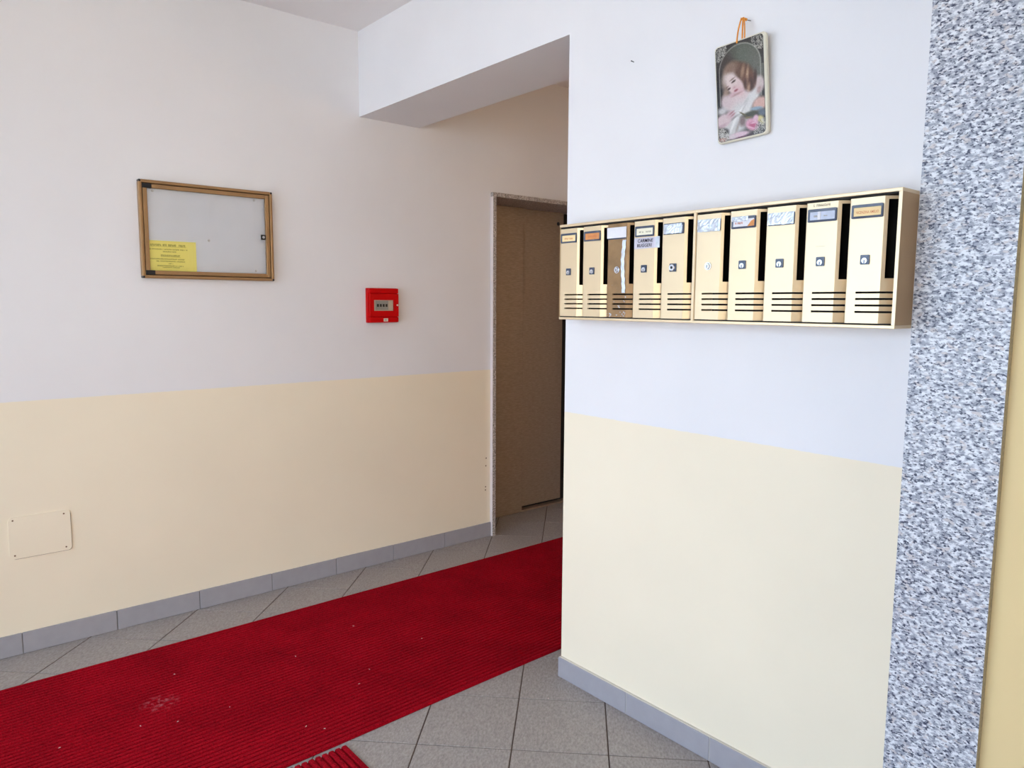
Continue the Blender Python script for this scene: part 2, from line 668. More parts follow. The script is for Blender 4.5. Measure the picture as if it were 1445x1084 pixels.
# notice-board wall with the opening for the lift
b = MB()
b.box(GX - 0.15, DX0, YA, YA + 0.34, 0, ZC)
b.box(DX1, XR + 0.15, YA, YA + 0.34, 0, ZC)
b.box(DX0, DX1, YA, YA + 0.34, DZ, ZC)
wall_left = b.build('wall_left', M_WALL)
tag(wall_left, 'long wall painted white above and cream below, with the notice board', kind='structure')
for (x, z) in ((2.590, 0.425), (2.588, 0.300), (2.587, 0.281), (2.592, 0.47)):
    p = MB()
    p.cyl((x, YA + 0.001, z), (0, -1, 0), 0.0042, 0.0016, 10)
    p.build('screw_hole', M_PLUG, wall_left)

# mailbox wall
b = MB()
b.box(XB, XBB, 0.7095, YE, 0, ZC)
tag(b.build('wall_right', M_WALL), 'wall end painted white above and cream below, behind the mailboxes', kind='structure')
b = MB()
b.box(XB + 0.021, XBB, YS - 0.15, 0.7095, 0, ZC)
tag(b.build('wall_entry', M_YELLOW), 'yellow painted wall beyond the granite strip at right edge', kind='structure')
# granite strip
b = MB()
b.box(XB - 0.001, XB + 0.021, 0.5115, 0.7094, 0, ZC, 0)
g = b.build('trim_2', [M_GRANITE, M_GRAN_EDGE])
g.data.polygons[2].material_index = 1      # sawn end facing the viewer
tag(g, 'tall speckled grey granite strip between mailbox wall and yellow wall', kind='structure')
# beam
b = MB()
b.box(XB, XBB, YE, YA, ZBEAM, ZC)
tag(b.build('trim_1', M_WHITE), 'white plastered beam over the opening to the lift', kind='structure')
# remaining shell
b = MB()
b.box(0.22, XB + 0.021, YS - 0.15, YS, 0, ZC)
b.box(GX - 0.15, 0.22, YS - 0.15, YS, 2.45, ZC)
tag(b.build('wall_front', M_WALL), 'wall behind the viewer', kind='structure')
b = MB()
b.box(XR, XR + 0.15, 0.6, YA, 0, ZC)
b.box(XBB, XR + 0.15, 0.45, 0.6, 0, ZC)
tag(b.build('wall_back', M_WALL), 'end walls of the lift lobby', kind='structure')

# glazed openings left of and behind the viewpoint, which bring the daylight in
b = MB()
b.box(GX - 0.15, GX, YS, YS + 0.3, 0, ZC)
b.box(GX - 0.15, GX, YS + 0.3, YA, 2.45, ZC)
tag(b.build('wall_entrance', M_WALL), 'wall over and beside the glazed entrance', kind='structure')


def glazing(name, loc, rz, stops, label, glass):
    w = empty(name, loc, rz)
    tag(w, label, kind='structure')
    for y in stops:
        p = MB()
        y0 = min(max(y - 0.03, 0), stops[-1] - 0.06)
        p.box(-0.03, 0.03, y0, y0 + 0.06, 0.06, 2.39, ch=0.004)
        p.build('post', M_ALU, w)
    for z in (0.0, 2.39):
        p = MB()
        p.box(-0.03, 0.03, 0, stops[-1], z, z + 0.06, ch=0.004)
        p.build('rail', M_ALU, w)
    for i in range(len(stops) - 1):
        p = MB()
        p.box(-0.004, 0.004, stops[i] + 0.031, stops[i + 1] - 0.031, 0.061, 2.389)
        p.build('pane', glass, w)


LW = YA - YS - 0.3
glazing('window_1', (GX - 0.08, YS + 0.3, 0), 0, [0.0, LW * .27, LW * .54, LW * .81, LW], 'glazed aluminium entrance front letting in the daylight', M_GLASS_T)
glazing('window_2', (0.22, YS - 0.08, 0), math.pi / 2, [0.0, 0.76, 0.22 - GX], 'glazed opening behind the viewer', M_GLASS_S)
b = MB()
b.box(-16, GX - 0.15, -16, 14, -0.12, -0.02)
b.box(GX - 0.15, 8, -16, YS - 0.15, -0.12, -0.02)
tag(b.build('ground', M_PAVE), 'pale pavement outside the entrance', kind='structure')

# baseboards
bl = empty('baseboard_left', (0, YA, 0))
tag(bl, 'grey tile baseboard along the notice board wall', kind='structure')
HA = 0.084
joints = [0.299 + 0.332 * k for k in range(-5, 8)]
joints = [GX] + [j for j in joints if j > GX + 0.05 and j < DX0 - 0.05] + [DX0]
for a, c in zip(joints[:-1], joints[1:]):
    p = MB()
    p.box(a + 0.0015, c - 0.0015, -0.010, -0.0005, 0.0005, HA + random.uniform(-.001, .001), ch=0.0015)
    p.build('tile', M_SKIRT, bl)
p = MB()
p.box(GX, DX0, -0.0065, 0, 0.0002, HA - 0.003)
p.build('mortar', M_MORTAR, bl)
br = empty('baseboard_right', (XB, 0, 0))
tag(br, 'grey tile baseboard under the mailboxes', kind='structure')
HB = 0.076
jb = [0.7105, 0.872, 1.203, 1.533, 1.862]
for a, c in zip(jb[:-1], jb[1:]):
    p = MB()
    p.box(-0.011, -0.0005, a + 0.001, c - 0.001, 0.0005, HB + random.uniform(-.001, .001), ch=0.0018)
    p.build('tile', M_SKIRT, br)
p = MB()
p.box(-0.0085, 0, 0.711, YE, 0.0002, HB + 0.002)
p.build('mortar', M_CAULK, br)

# lift door
lift = empty('door_1', (DX0, YA, 0))
tag(lift, 'brown-grey textured metal lift door in a granite surround', kind='structure')
p = MB()
p.box(0, 0.023, -0.023, 0.335, 0, DZ - 0.0235, 0)
jo = p.build('jamb', [M_GRANITE2, M_SAWN], lift)
jo.data.polygons[5].material_index = 1
p = MB()
p.box(DX1 - DX0 - 0.023, DX1 - DX0, -0.023, 0.335, 0, DZ - 0.0235)
p.build('jamb', M_GRANITE2, lift)
p = MB()
p.box(0, DX1 - DX0, -0.023, 0.335, DZ - 0.023, DZ)
p.build('lintel', M_GRANITE2, lift)
XS = 3.083 - DX0
p = MB()
p.box(0.023, XS, 0.244, 0.262, 0.002, DZ - 0.024, ch=0.004)
p.build('door_panel', M_LIFT, lift)
p = MB()
p.box(XS - 0.02, 3.452 - DX0, 0.268, 0.290, 0.032, DZ - 0.024, ch=0.002)
p.build('door_panel', M_LIFT, lift)
p = MB()
p.box(XS + 0.001, DX1 - DX0 - 0.024, 0.250, 0.3, 0.0, 0.012, ch=0.001)
p.build('sill', M_LIFT, lift)
p = MB()
p.box(0.024, DX1 - DX0 - 0.024, 0.300, 0.33, 0.0, DZ - 0.024)  # added dark sheet standing for the shade of the lift shaft
p.build('shaft_shade', M_SHADE_IN, lift)
p = MB()
p.cyl((3.402 - DX0, 0.2685, 1.893), (0, -1, 0), 0.012, 0.002, 20)
p.build('unlocking_hole', M_BLACK, lift)

# wall lamp in the lift lobby, round the corner behind the mailbox wall
lamp = empty('wall_lamp', (3.55, 0.60, 1.95))
tag(lamp, 'warm opal globe wall lamp in the lift lobby behind the mailbox wall', 'lamp')
p = MB(); p.cyl((0, 0.0005, 0), (0, 1, 0), 0.06, 0.02, 24)
p.build('wall_plate', M_BEIGE_PL, lamp)
p = MB(); p.cyl((0, 0.02, 0), (0, 1, 0), 0.02, 0.03, 16)
p.build('neck', M_BEIGE_PL, lamp)
m_opal, nt_o, b_o = new_mat('glowing_opal_glass')
b_o.inputs['Base Color'].default_value = (0.9, 0.85, 0.75, 1)
b_o.inputs['Emission Color'].default_value = (1.0, 0.64, 0.30, 1)
b_o.inputs['Emission Strength'].default_value = 20.0
bm = bmesh.new()
bmesh.ops.create_uvsphere(bm, u_segments=20, v_segments=12, radius=0.10)
bmesh.ops.translate(bm, verts=bm.verts[:], vec=(0, 0.15, 0))
p = MB(); p.add_bm(bm, 0, True)
p.build('globe', m_opal, lamp)

# ------------------------------------------------------------------ carpets
def ribbed(name, length_pts, low, up, n, h):
    """ribs run along x between the curves low(x) and up(x)"""
    prof = []
    for k in range(n):
        for f, z in ((0.0, 0.22), (0.15, 0.22), (0.21, 0.80), (0.36, 0.97), (0.58, 1.0), (0.80, 0.96), (0.95, 0.78)):
            prof.append(((k + f) / n, z * h))
    prof.append((1.0, 0.22 * h))
    prof = [(0.0, 0.0005)] + prof + [(1.0, 0.0005)]
    vs, fs = [], []
    for x in length_pts:
        for (u, z) in prof:
            vs.append((x, low(x) + (up(x) - low(x)) * u, z))
    m = len(prof)
    for i in range(len(length_pts) - 1):
        for k in range(m - 1):
            fs.append((i * m + k, (i + 1) * m + k, (i + 1) * m + k + 1, i * m + k + 1))
        fs.append((i * m + m - 1, (i + 1) * m + m - 1, (i + 1) * m, i * m))
    fs.append(list(range(m)))
    fs.append(list(range(len(vs) - 1, len(vs) - m - 1, -1)))
    mb = MB()
    mb.add(vs, fs, 0)
    return mb


xs = [-1.18 + i * 0.178 for i in range(30)]
mb = ribbed('carpet_runner', xs, lambda x: 1.981 + 0.0237 * (x - 0.78) + 0.002 * math.sin(x * 5), lambda x: 3.02 - 0.005 * (x - 0.2) + 0.0015 * math.sin(x * 4 + 1), 52, 0.010)
o = mb.build('carpet_runner', M_CARPET)
tag(o, 'long crimson ribbed carpet runner leading along the wall to the lift', 'carpet')

mb = ribbed('doormat', [0.0, 0.4, 0.8, 1.25], lambda y: 0.0, lambda y: 0.80, 37, 0.010)
# local x -> world -y (towards the viewer), local y -> world x
o = mb.build('doormat', M_CARPET, None, (0.184, 1.958, 0), -math.pi / 2)
for v in o.data.vertices:
    pass
tag(o, 'corner of a second crimson mat with ribs running across, at bottom edge', 'mat')

mb = MB()
rnd = random.Random(3)
for (x, y, z) in ((1.56, 2.42, .0102), (1.27, 2.33, .0102), (1.19, 2.26, .0102), (0.93, 2.13, .0102), (0.97, 2.08, .0102), (0.62, 2.42, .0102), (0.52, 2.47, .0102),
                  (0.30, 2.5, .0102), (0.78, 2.4, .0102), (1.1, 2.6, .0102), (1.4, 2.7, .0102), (0.7, 2.75, .0102), (1.93, 3.17, .0002), (1.66, 1.77, .0002), (0.63, 3.16, .0002)):
    a = rnd.random() * 3
    r1, r2 = rnd.uniform(.002, .005), rnd.uniform(.0012, .002)
    ca, sa = math.cos(a), math.sin(a)
    ring = [(r1, 0), (r1 * .4, r2), (-r1 * .7, r2 * .8), (-r1, -r2 * .3), (-r1 * .1, -r2)]
    vs = [(x + p[0] * ca - p[1] * sa, y + p[0] * sa + p[1] * ca, z) for p in ring] + [(x, y, z + r2)]
    mb.add(vs, [(4, 3, 2, 1, 0)] + [(k, (k + 1) % 5, 5) for k in range(5)])
tag(mb.build('crumbs', M_CRUMB), 'tiny pale crumbs and lint scattered on carpet and tiles', 'crumbs', kind='stuff')

# ------------------------------------------------------------------ notice board
NBW, NBH = 0.554, 0.397
nb = empty('notice_board', (0.788, YA, 1.464))
tag(nb, 'glazed notice board with brass-coloured frame, black hinge corners and small lock', 'notice board')
p = MB(); p.box(0.004, NBW - .004, -0.006, -0.0005, 0.004, NBH - .004)
p.build('backboard', M_BOARD, nb)
ow = 0.013
for nm, (x0, x1, z0, z1) in (('frame_bar', (0, ow, .008, NBH - .008)), ('frame_bar', (NBW - ow, NBW, .008, NBH - .008)), ('frame_bar', (.008, NBW - .008, 0, ow)), ('frame_bar', (.008, NBW - .008, NBH - ow, NBH))):
    p = MB(); p.box(x0, x1, -0.030, -0.0005, z0, z1, ch=0.0035)
    p.build(nm, M_FRAME, nb)
for x in (0.0, NBW):
    for z in (0.0, NBH):
        p = MB()
        sx = 0.0105 if x == 0 else -0.0105
        sz = 0.0105 if z == 0 else -0.0105
        p.box(min(x, x + sx), max(x, x + sx), -0.0312, -0.001, min(z, z + sz), max(z, z + sz), ch=0.004)
        p.build('corner_cap', M_BLACK, nb)
sash = MB()
g0, g1 = ow + .0025, ow + .0025 + 0.0165
sash.box(g0, g1, -0.0275, -0.012, g0, NBH - g0, ch=.002)
sash.box(NBW - g1, NBW - g0, -0.0275, -0.012, g0, NBH - g0, ch=.002)
sash.box(g1, NBW - g1, -0.0275, -0.012, g0, g1, ch=.002)
sash.box(g1, NBW - g1, -0.0275, -0.012, NBH - g1, NBH - g0, ch=.002)
sh = sash.build('glazed_door', M_FRAME, nb)
p = MB(); p.box(g1 - .002, NBW - g1 + .002, -0.0195, -0.0165, g1 - .002, NBH - g1 + .002)
p.build('pane', M_GLASS_P, sh)
for z in (g0, NBH - g1):
    p = MB(); p.box(g0 - .002, g0 + 0.034, -0.0295, -0.014, z - .001, z + 0.0172, ch=.001)
    p.build('hinge', M_BLACK, sh)
p = MB()
p.prism(rrect(NBW - 0.054, NBW - 0.033, 0.184, 0.206, .002), -0.0245, -0.0195, 0)
p.cyl((NBW - 0.0435, -0.0245, 0.195), (0, -1, 0), 0.0055, 0.0012, 20, 1)
p.box(NBW - 0.0442, NBW - 0.0428, -0.0260, -0.0257, 0.1915, 0.1985, 0)
p.build('lock', [M_BLACK, M_STEEL], sh)
for (x, z) in ((0.058, NBH - 0.040), (NBW - 0.075, NBH - 0.040), (NBW - 0.075, 0.045), (0.277, 0.168)):
    p = MB(); p.cyl((x, -0.006, z), (0, -1, 0), 0.0055, 0.002, 16, 0, 0.004)
    p.build('screw', M_STEEL, nb)
# dark strips fill the gap between frame and door; groove shade in the colour
p = MB()
for (x0, x1, z0, z1) in ((ow - .001, g0 + .001, ow, NBH - ow), (NBW - g0 - .001, NBW - ow + .001, ow, NBH - ow), (ow, NBW - ow, ow - .001, g0 + .001), (ow, NBW - ow, NBH - g0 - .001, NBH - ow + .001)):
    p.box(x0, x1, -0.018, -0.0065, z0, z1)
p.build('groove_shade', M_FRAME_DK, nb)

# yellow notice inside the board
pw, ph = 0.193, 0.133
no = empty('paper_notice', (0.788 + 0.0265, YA - 0.0066, 1.464 + 0.0235))
tag(no, 'yellow printed notice in lower left corner of the glazed board', 'notice')
p = MB()
n = 14
vs = []
for i in range(n + 1):
    x = pw * i / n
    y = -0.0008 - 0.0035 * max(0, (i / n - 0.86) / 0.14) ** 2
    for z in (0, ph):
        vs.append((x, y, z))
fs = [(2 * i, 2 * i + 2, 2 * i + 3, 2 * i + 1) for i in range(n)]
p.add(vs, fs)
vs2 = [(v[0], v[1] + .0003, v[2]) for v in vs]
p.add(vs2, [f[::-1] for f in fs])
p.build('sheet', M_PAPER_Y, no)
p = MB()
rnd = random.Random(11)
for (a, c, zt, h) in ((0.07, 0.80, 0.135, .0085), (0.035, 0.83, 0.265, .0048), (0.315, 0.60, 0.335, .0045), (0.27, 0.67, 0.455, .0068), (0.03, 0.77, 0.565, .0048),
                      (0.16, 0.77, 0.635, .0048), (0.42, 0.52, 0.705, .0042), (0.19, 0.74, 0.775, .0048), (0.30, 0.66, 0.825, .0038)):
    scribble(p, a * pw, c * pw, ph * (1 - zt), h, -0.0011, 0, rnd, 0.08)
p.flat(0.07 * pw, 0.80 * pw, ph * (1 - .185), ph * (1 - .185) + .0009, -0.0011)
p.flat(0.27 * pw, 0.67 * pw, ph * (1 - .5), ph * (1 - .5) + .0008, -0.0011)
p.build('printed_lines', M_INK_Y, no)

# ------------------------------------------------------------------ red breaker box
RW, RH, RD = 0.170, 0.174, 0.040
rb = empty('breaker_box', (1.820, YA, 1.268))
tag(rb, 'small red plastic breaker box with a window over four switches', 'breaker box')
p = MB(); p.box(0, RW, -0.026, -0.0005, 0, RH, ch=.003)
p.build('body', M_RED, rb)
p = MB(); p.box(0.001, RW - .001, -RD, -0.026, RH * .845, RH - .001, ch=.004)
p.build('cover_strip', M_RED, rb)
p = MB(); p.box(0.001, RW - .001, -RD, -0.026, .001, RH * .165, ch=.004)
lowstrip = p.build('cover_strip', M_RED, rb)
p = MB(); p.flat(RW * .47, RW * .62, RH * .035, RH * .125, -RD - .0004, 0)
p.flat(RW * .50, RW * .58, RH * .055, RH * .105, -RD - .0006, 1)
p.build('sticker', [M_BEIGE_PL, M_GREY_PL], lowstrip)
# hinged door with window opening
x0, x1, z0, z1 = 0.004, RW - 0.002, RH * .172, RH * .838
wx0, wx1, wz0, wz1 = RW * .155, RW * .835, RH * .345, RH * .655
p = MB()
for (a, c, e, f) in ((x0, wx0, z0, z1), (wx1, x1, z0, z1), (wx0, wx1, z0, wz0), (wx0, wx1, wz1, z1)):
    p.box(a, c, -RD - .001, -0.030, e, f)
p.box(x0 - .0015, x0 + .004, -RD - .003, -0.031, z0 + .002, z1 - .002, ch=.0015)
rd = p.build('door', M_RED, rb)
p = MB()
p.box(wx0 - .004, wx1 + .004, -0.0375, -0.0365, wz0 - .004, wz1 + .004)
p.build('window_pane', M_GLASS_P, rd)
p = MB(); p.cyl((RW * .945, -RD - .001, RH * .51), (0, -1, 0), .0048, .003, 18, 0)
p.build('latch', M_BEIGE_PL, rd)
p = MB()
p.box(wx0 - .003, wx1 + .003, -0.0298, -0.0265, wz0 - .003, wz1 + .003, 0)
p.box(wx0 + .014, wx0 + .086, -0.0335, -0.0298, wz0 + .004, wz1 - .003, 1)
p.build('breaker', [M_BEIGE_PL, M_GREY_PL], rb)
for k in range(4):
    p = MB()
    xx = wx0 + .020 + k * .0165
    p.box(xx, xx + .010, -0.0358, -0.0334, wz0 + .020, wz0 + .034, 0)
    p.build('switch', M_BLACK, rb)

# ------------------------------------------------------------------ painted access cover
ac = empty('access_cover', (0.278, YA, 0.380))
tag(ac, 'flat cream painted access cover screwed low on the wall at left', 'cover')
p = MB()
AW, AH = 0.207, 0.163
bm = bmesh.new()
vv = [bm.verts.new((x, -0.0045, z)) for x, z in rrect(0, AW, 0, AH, .014)]
f = bm.faces.new(vv)
r = bmesh.ops.extrude_face_region(bm, geom=[f])
for e in r['geom']:
    if isinstance(e, bmesh.types.BMVert):
        e.co.y = -0.0003
bm.normal_update()
bmesh.ops.recalc_face_normals(bm, faces=bm.faces[:])
p.add_bm(bm)
p.build('plate', M_WALL, ac)
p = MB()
p.prism(rrect(0.004, AW + .0016, -.0016, AH - .004, .014), -0.0028, -0.0003)  # brown rim right of and below the plate: its shadow and dirt in colour
p.build('shadow_grime_seam', M_PLUG, ac)
for (x, z) in ((0.016, 0.152), (AW - .022, 0.150), (0.016, 0.014), (AW - .020, 0.014)):
    p = MB(); p.cyl((x, -0.0044, z), (0, -1, 0), .0032, .0008, 12)
    p.build('screw', M_PLUG, ac)

# ------------------------------------------------------------------ mailboxes
BH = 0.3115
BZ = 1.3172
BD = 0.090
FR = -math.pi / 2            # local x = to the right along the wall, local y = into the wall
rndm = random.Random(5)

PANEL_L, PANEL_R, LIP = 0.0035, 0.0085, 0.0085
MW = 0.5435
PITCH = (MW - PANEL_L - PANEL_R) / 5
DWID = PITCH - 0.001
DZ0, DZ1 = 0.0112, 0.2968
FLAT = 0.0775
BEV = 0.026
TH = 0.0012


def door_mesh(mats):
    """bent sheet with the letter slot and four air slits cut through it"""
    xs_ = [0.0, 0.0225, FLAT, 0.0835, 0.0995, DWID]
    slits = [0.0372, 0.0522, 0.0670, 0.0818]
    zc = set([DZ0, DZ1, 0.1135, 0.2895])
    for s_ in slits:
        zc.add(s_ - .0023)
        zc.add(s_ + .0023)
    zs = sorted(zc)

    def yy(x):
        return -BD + 0.0012 + (0 if x <= FLAT else BEV * (x - FLAT) / (DWID - FLAT))

    def solid(i, j):
        xm, zm = (xs_[i] + xs_[i + 1]) / 2, (zs[j] + zs[j + 1]) / 2
        if 0.0835 < xm < 0.0995 and 0.1135 < zm < 0.2895:
            return False
        if xm > 0.0225:
            for s_ in slits:
                if abs(zm - s_) < .0022:
                    return False
        return True
    mb = MB()
    nx, nz = len(xs_), len(zs)
    vs = [(x, yy(x), z) for z in zs for x in xs_] + [(x, yy(x) + TH, z) for z in zs for x in xs_]
    o2 = nx * nz
    fs = []
    for j in range(nz - 1):
        for i in range(nx - 1):
            if not solid(i, j):
                continue
            a, b_, c, d = j * nx + i, j * nx + i + 1, (j + 1) * nx + i + 1, (j + 1) * nx + i
            fs.append((a, b_, c, d))
            fs.append((a + o2, d + o2, c + o2, b_ + o2))
            for (di, dj, p0, p1) in ((-1, 0, d, a), (1, 0, b_, c), (0, -1, a, b_), (0, 1, c, d)):
                ii, jj = i + di, j + dj
                if ii < 0 or jj < 0 or ii >= nx - 1 or jj >= nz - 1 or not solid(ii, jj):
                    fs.append((p1, p0, p0 + o2, p1 + o2))
    mb.add(vs, fs)
    # folded return along the left edge so that the door reads as a box lid
    mb.box(0, TH, yy(0), yy(0) + 0.028, DZ0, DZ1)
    return mb.mesh('door', mats)


me_gold = door_mesh(M_GOLD)
me_bronze = door_mesh(M_BRONZE)
FY = -BD + 0.0012       # front face plane of the flat door part


def crumpled(x0, x1, z0, z1, y, rnd, nx=14, nz=6, amp=0.0016):
    mb = MB()
    vs = []
    for j in range(nz + 1):
        for i in range(nx + 1):
            ed = (i in (0, nx)) or (j in (0, nz))
            vs.append((x0 + (x1 - x0) * i / nx + (0 if ed else rnd.uniform(-.001, .001)), y - (0.0002 if ed else rnd.uniform(0, amp)), z0 + (z1 - z0) * j / nz + rnd.uniform(-.0006, .0006)))
    fs = []
    for j in range(nz):
        for i in range(nx):
            a = j * (nx + 1) + i
            fs.append((a, a + 1, a + nx + 2, a + nx + 1))
    mb.add(vs, fs)
    vb = [(v[0], y + .0002, v[2]) for v in vs]
    mb.add(vb, [f[::-1] for f in fs])
    return mb


LX0, LX1, LZ0, LZ1 = 0.0045, 0.0755, 0.2505, 0.2815


def name_plate(door, card, rnd, text=None, ink=None, scr=None, paper=True):
    p = MB()
    outer = rrect(LX0, LX1, LZ0, LZ1, .003, 4)
    inner = rrect(LX0 + .0045, LX1 - .0045, LZ0 + .005, LZ1 - .0065, .001, 4)
    nn = len(outer)
    y0, y1 = FY - .0034, FY - .0001
    vs = [(a, y0, c) for a, c in outer] + [(a, y0 + .0008, c) for a, c in inner] + [(a, y1, c) for a, c in outer] + [(a, y1 - .0004, c) for a, c in inner]
    fs = []
    for i in range(nn):
        k = (i + 1) % nn
        fs += [(i, k, nn + k, nn + i), (i, 2 * nn + i, 2 * nn + k, k), (nn + i, nn + k, 3 * nn + k, 3 * nn + i)]
    p.add(vs, fs, 0)
    fr = p.build('name_plate_frame', [M_BEZEL], door)
    p = MB()
    p.box(LX0 + .003, LX1 - .003, FY - .0014, FY - .0004, LZ0 + .004, LZ1 - .005, 0)
    if text:
        put_text(p, text, LX0 + .010, LX1 - .010, LZ0 + .0105, LZ0 + .0165, FY - .00155, 1, 0.01)
    if scr:
        for (a, c, h) in scr:
            scribble(p, LX0 + a * (LX1 - LX0), LX0 + c * (LX1 - LX0), (LZ0 + LZ1) / 2 - .0015, h, FY - .00155, 1, rnd, 0.05)
    p.build('name_card', [card, ink or M_INK_G], door)
    return fr


def lock(door, kind):
    p = MB()
    cx, cz = 0.0405, 0.1565
    if kind == 'square':
        p.prism(rrect(cx - .0102, cx + .0102, cz - .011, cz + .011, .002, 3), FY - .003, FY - .0001, 0)
        p.cyl((cx, FY - .003, cz - .002), (0, -1, 0), .0064, .0022, 20, 1)
        p.box(cx - .0011, cx + .0011, FY - .0055, FY - .0051, cz - .0082, cz - .0005, 2)
    elif kind == 'round':
        p.cyl((cx, FY - .0001, cz), (0, -1, 0), .0105, .003, 24, 3)
        p.cyl((cx, FY - .003, cz), (0, -1, 0), .0085, .004, 24, 3, .0072)
        p.box(cx - .0009, cx + .0009, FY - .0073, FY - .0069, cz - .0045, cz + .003, 2)
    else:
        p.prism(rrect(cx - .0115, cx + .0115, cz - .0115, cz + .0115, .001, 2), FY - .0022, FY - .0001, 0)
        p.cyl((cx - .001, FY - .0022, cz), (0, -1, 0), .0098, .005, 24, 3, .0088)
        p.cyl((cx - .001, FY - .0072, cz), (0, -1, 0), .004, .0006, 16, 2)
    p.build('lock', [M_BEZEL, M_STEEL, M_BLACK, M_CHROME], door)


def cabinet(loc, label):
    root = empty('mailbox_cabinet', loc, FR)
    tag(root, label, 'mailbox', 'wall mailboxes')
    p = MB(); p.box(0, MW, -BD, -.0005, BH - LIP, BH, ch=.0012)
    p.build('top_panel', M_GOLD, root)
    p = MB(); p.box(0, MW, -BD, -.0005, 0, .0078, ch=.0012)
    p.build('bottom_panel', M_GOLD, root)
    p = MB(); p.box(0, PANEL_L - .0005, -BD + .0008, -.0005, .0078, BH - LIP)
    p.build('side_panel', M_GOLD_SHADED, root)
    p = MB(); p.box(MW - PANEL_R + .001, MW, -BD + .0015, -.0005, .0078, BH - LIP, 0)
    p.box(MW - PANEL_R + .001, MW, -BD, -BD + .0015, .0078, BH - LIP, 1)
    p.build('side_panel', [M_GOLD_SHADED, M_GOLD], root)
    p = MB(); p.box(PANEL_L, MW - PANEL_R, -.006, -.001, .0078, BH - LIP)
    p.build('back_panel', M_SHADE_IN, root)
    for i in range(1, 5):
        p = MB()
        xx = PANEL_L + PITCH * i - .001
        p.box(xx - .0008, xx + .0002, -BD + .0295, -.006, .0079, BH - LIP - .0001)
        p.build('divider', M_SHADE_IN, root)
    # added dark plates put shade into the gaps above and below the doors
    for z0_, z1_ in ((BH - LIP - .0040, BH - LIP - .0001), (.0079, .0105)):
        p = MB()
        p.box(PANEL_L, MW - PANEL_R, -BD + .0030, -.006, z0_, z1_)
        p.build('gap_shade', M_SHADE_IN, root)
    return root


def add_door(root, i, me=None):
    d = link('door', me or me_gold, root, (PANEL_L + PITCH * i, 0, 0))
    return d


cabA = cabinet((XB, 1.7975, BZ), 'gold five-door mailbox cabinet nearer the lift, with one brown taped door')
cabB = cabinet((XB, 1.2540, BZ), 'gold five-door mailbox cabinet against the granite strip')

# first cabinet
d = add_door(cabA, 0)
name_plate(d, M_CARD_Y, rndm, ink=M_INK_R, scr=[(.22, .78, .0052)])
lock(d, 'square')
d = add_door(cabA, 1)
name_plate(d, M_CARD_O, rndm, ink=M_INK_R, scr=[(.25, .82, .0056)])
lock(d, 'square')
d = add_door(cabA, 2, me_bronze)
tag(d, 'brown film-covered mailbox door with shiny tape')
p = MB(); p.box(LX0 - .006, LX1 + .001, FY - .003, FY - .0022, LZ0 + .003, LZ1 + .004)
pp = p.build('paper_label', M_CARD_W, d)
tag(pp, 'blank white paper label')
p = MB(); p.box(LX0 - .002, LX1 - .002, FY - .0022, FY - .0001, LZ0 - .001, LZ1 - .002)
p.build('name_plate_frame', M_BEZEL, d)
mb = crumpled(.061, .0745, .086, .246, FY - .0006, rndm, 4, 22, .0018)
mb.v = [(v[0] - .006 * math.sin((v[2] - .086) / .16 * math.pi * .9) ** 2 + .0012 * math.sin(v[2] * 260), v[1], v[2]) for v in mb.v]
mb.build('tape_strip', M_TAPE, d)
p = MB()
rt = random.Random(21)
for k in range(46):
    zone = rt.choice(((.024, .060, .040, .095), (.056, .077, .012, .036), (.002, .018, .011, .026), (.062, .077, .056, .090), (.03, .07, .012, .05), (.01, .07, .10, .27)))
    cx_, cz_ = rt.uniform(zone[0], zone[1]), rt.uniform(zone[2], zone[3])
    if any(abs(cz_ - q) < .0042 for q in (0.0372, 0.0522, 0.0670, 0.0818)) or (zone[3] > .2 and rt.random() < .55):
        continue
    rr = rt.uniform(.0015, .0045) if zone[3] < .2 else rt.uniform(.0006, .0014)
    ring = [(cx_ + rr * rt.uniform(.6, 1.3) * math.cos(a_), FY - .0004 - rt.uniform(0, .0008), cz_ + rr * .6 * rt.uniform(.5, 1.1) * math.sin(a_)) for a_ in (0, 1, 2.1, 3.1, 4.2, 5.3)]
    p.add(ring, [tuple(range(6))])
ts = p.build('tape_scraps', M_TAPE, d)
ts['kind'] = 'stuff'
lock(d, 'round')
d = add_door(cabA, 3)
name_plate(d, M_CARD_C, rndm, ink=M_INK_G, scr=[(.2, .46, .0046), (.52, .86, .0046)])
lock(d, 'square')
p = MB()
p.add([(.001, FY - .0012, .2155), (.088, FY - .0030, .2165), (.088, FY - .0030, .2475), (.001, FY - .0012, .2475)], [(0, 1, 2, 3)], 0)
p.add([(.001, FY - .0002, .2155), (.088, FY - .0020, .2165), (.088, FY - .0020, .2475), (.001, FY - .0002, .2475)], [(3, 2, 1, 0)], 0)
p.add([(.083, FY - .0032, .2160), (.0985, FY - .0034, .2160), (.0985, FY - .0034, .2485), (.083, FY - .0032, .2485)], [(0, 1, 2, 3)], 2)
put_text(p, 'CARMINE', .016, .074, .2335, .2440, FY - .0034, 1, 0.012, 0.12)
put_text(p, 'RUGGERI', .014, .070, .2200, .2300, FY - .0034, 1, 0.012, 0.12)
pp = p.build('taped_note', [M_NOTE, M_INK_K, M_TAPE], d)
tag(pp, 'handwritten grey paper note taped below the name plate')
d = add_door(cabA, 4)
name_plate(d, M_CARD_B, rndm, ink=M_INK_G, scr=[(.3, .8, .009)])
crumpled(LX0 + .001, LX1 - .006, LZ0 + .002, LZ1 - .002, FY - .0036, rndm, 14, 6, .0012).build('crumpled_tape', M_TAPE, d)
lock(d, 'square_chrome')

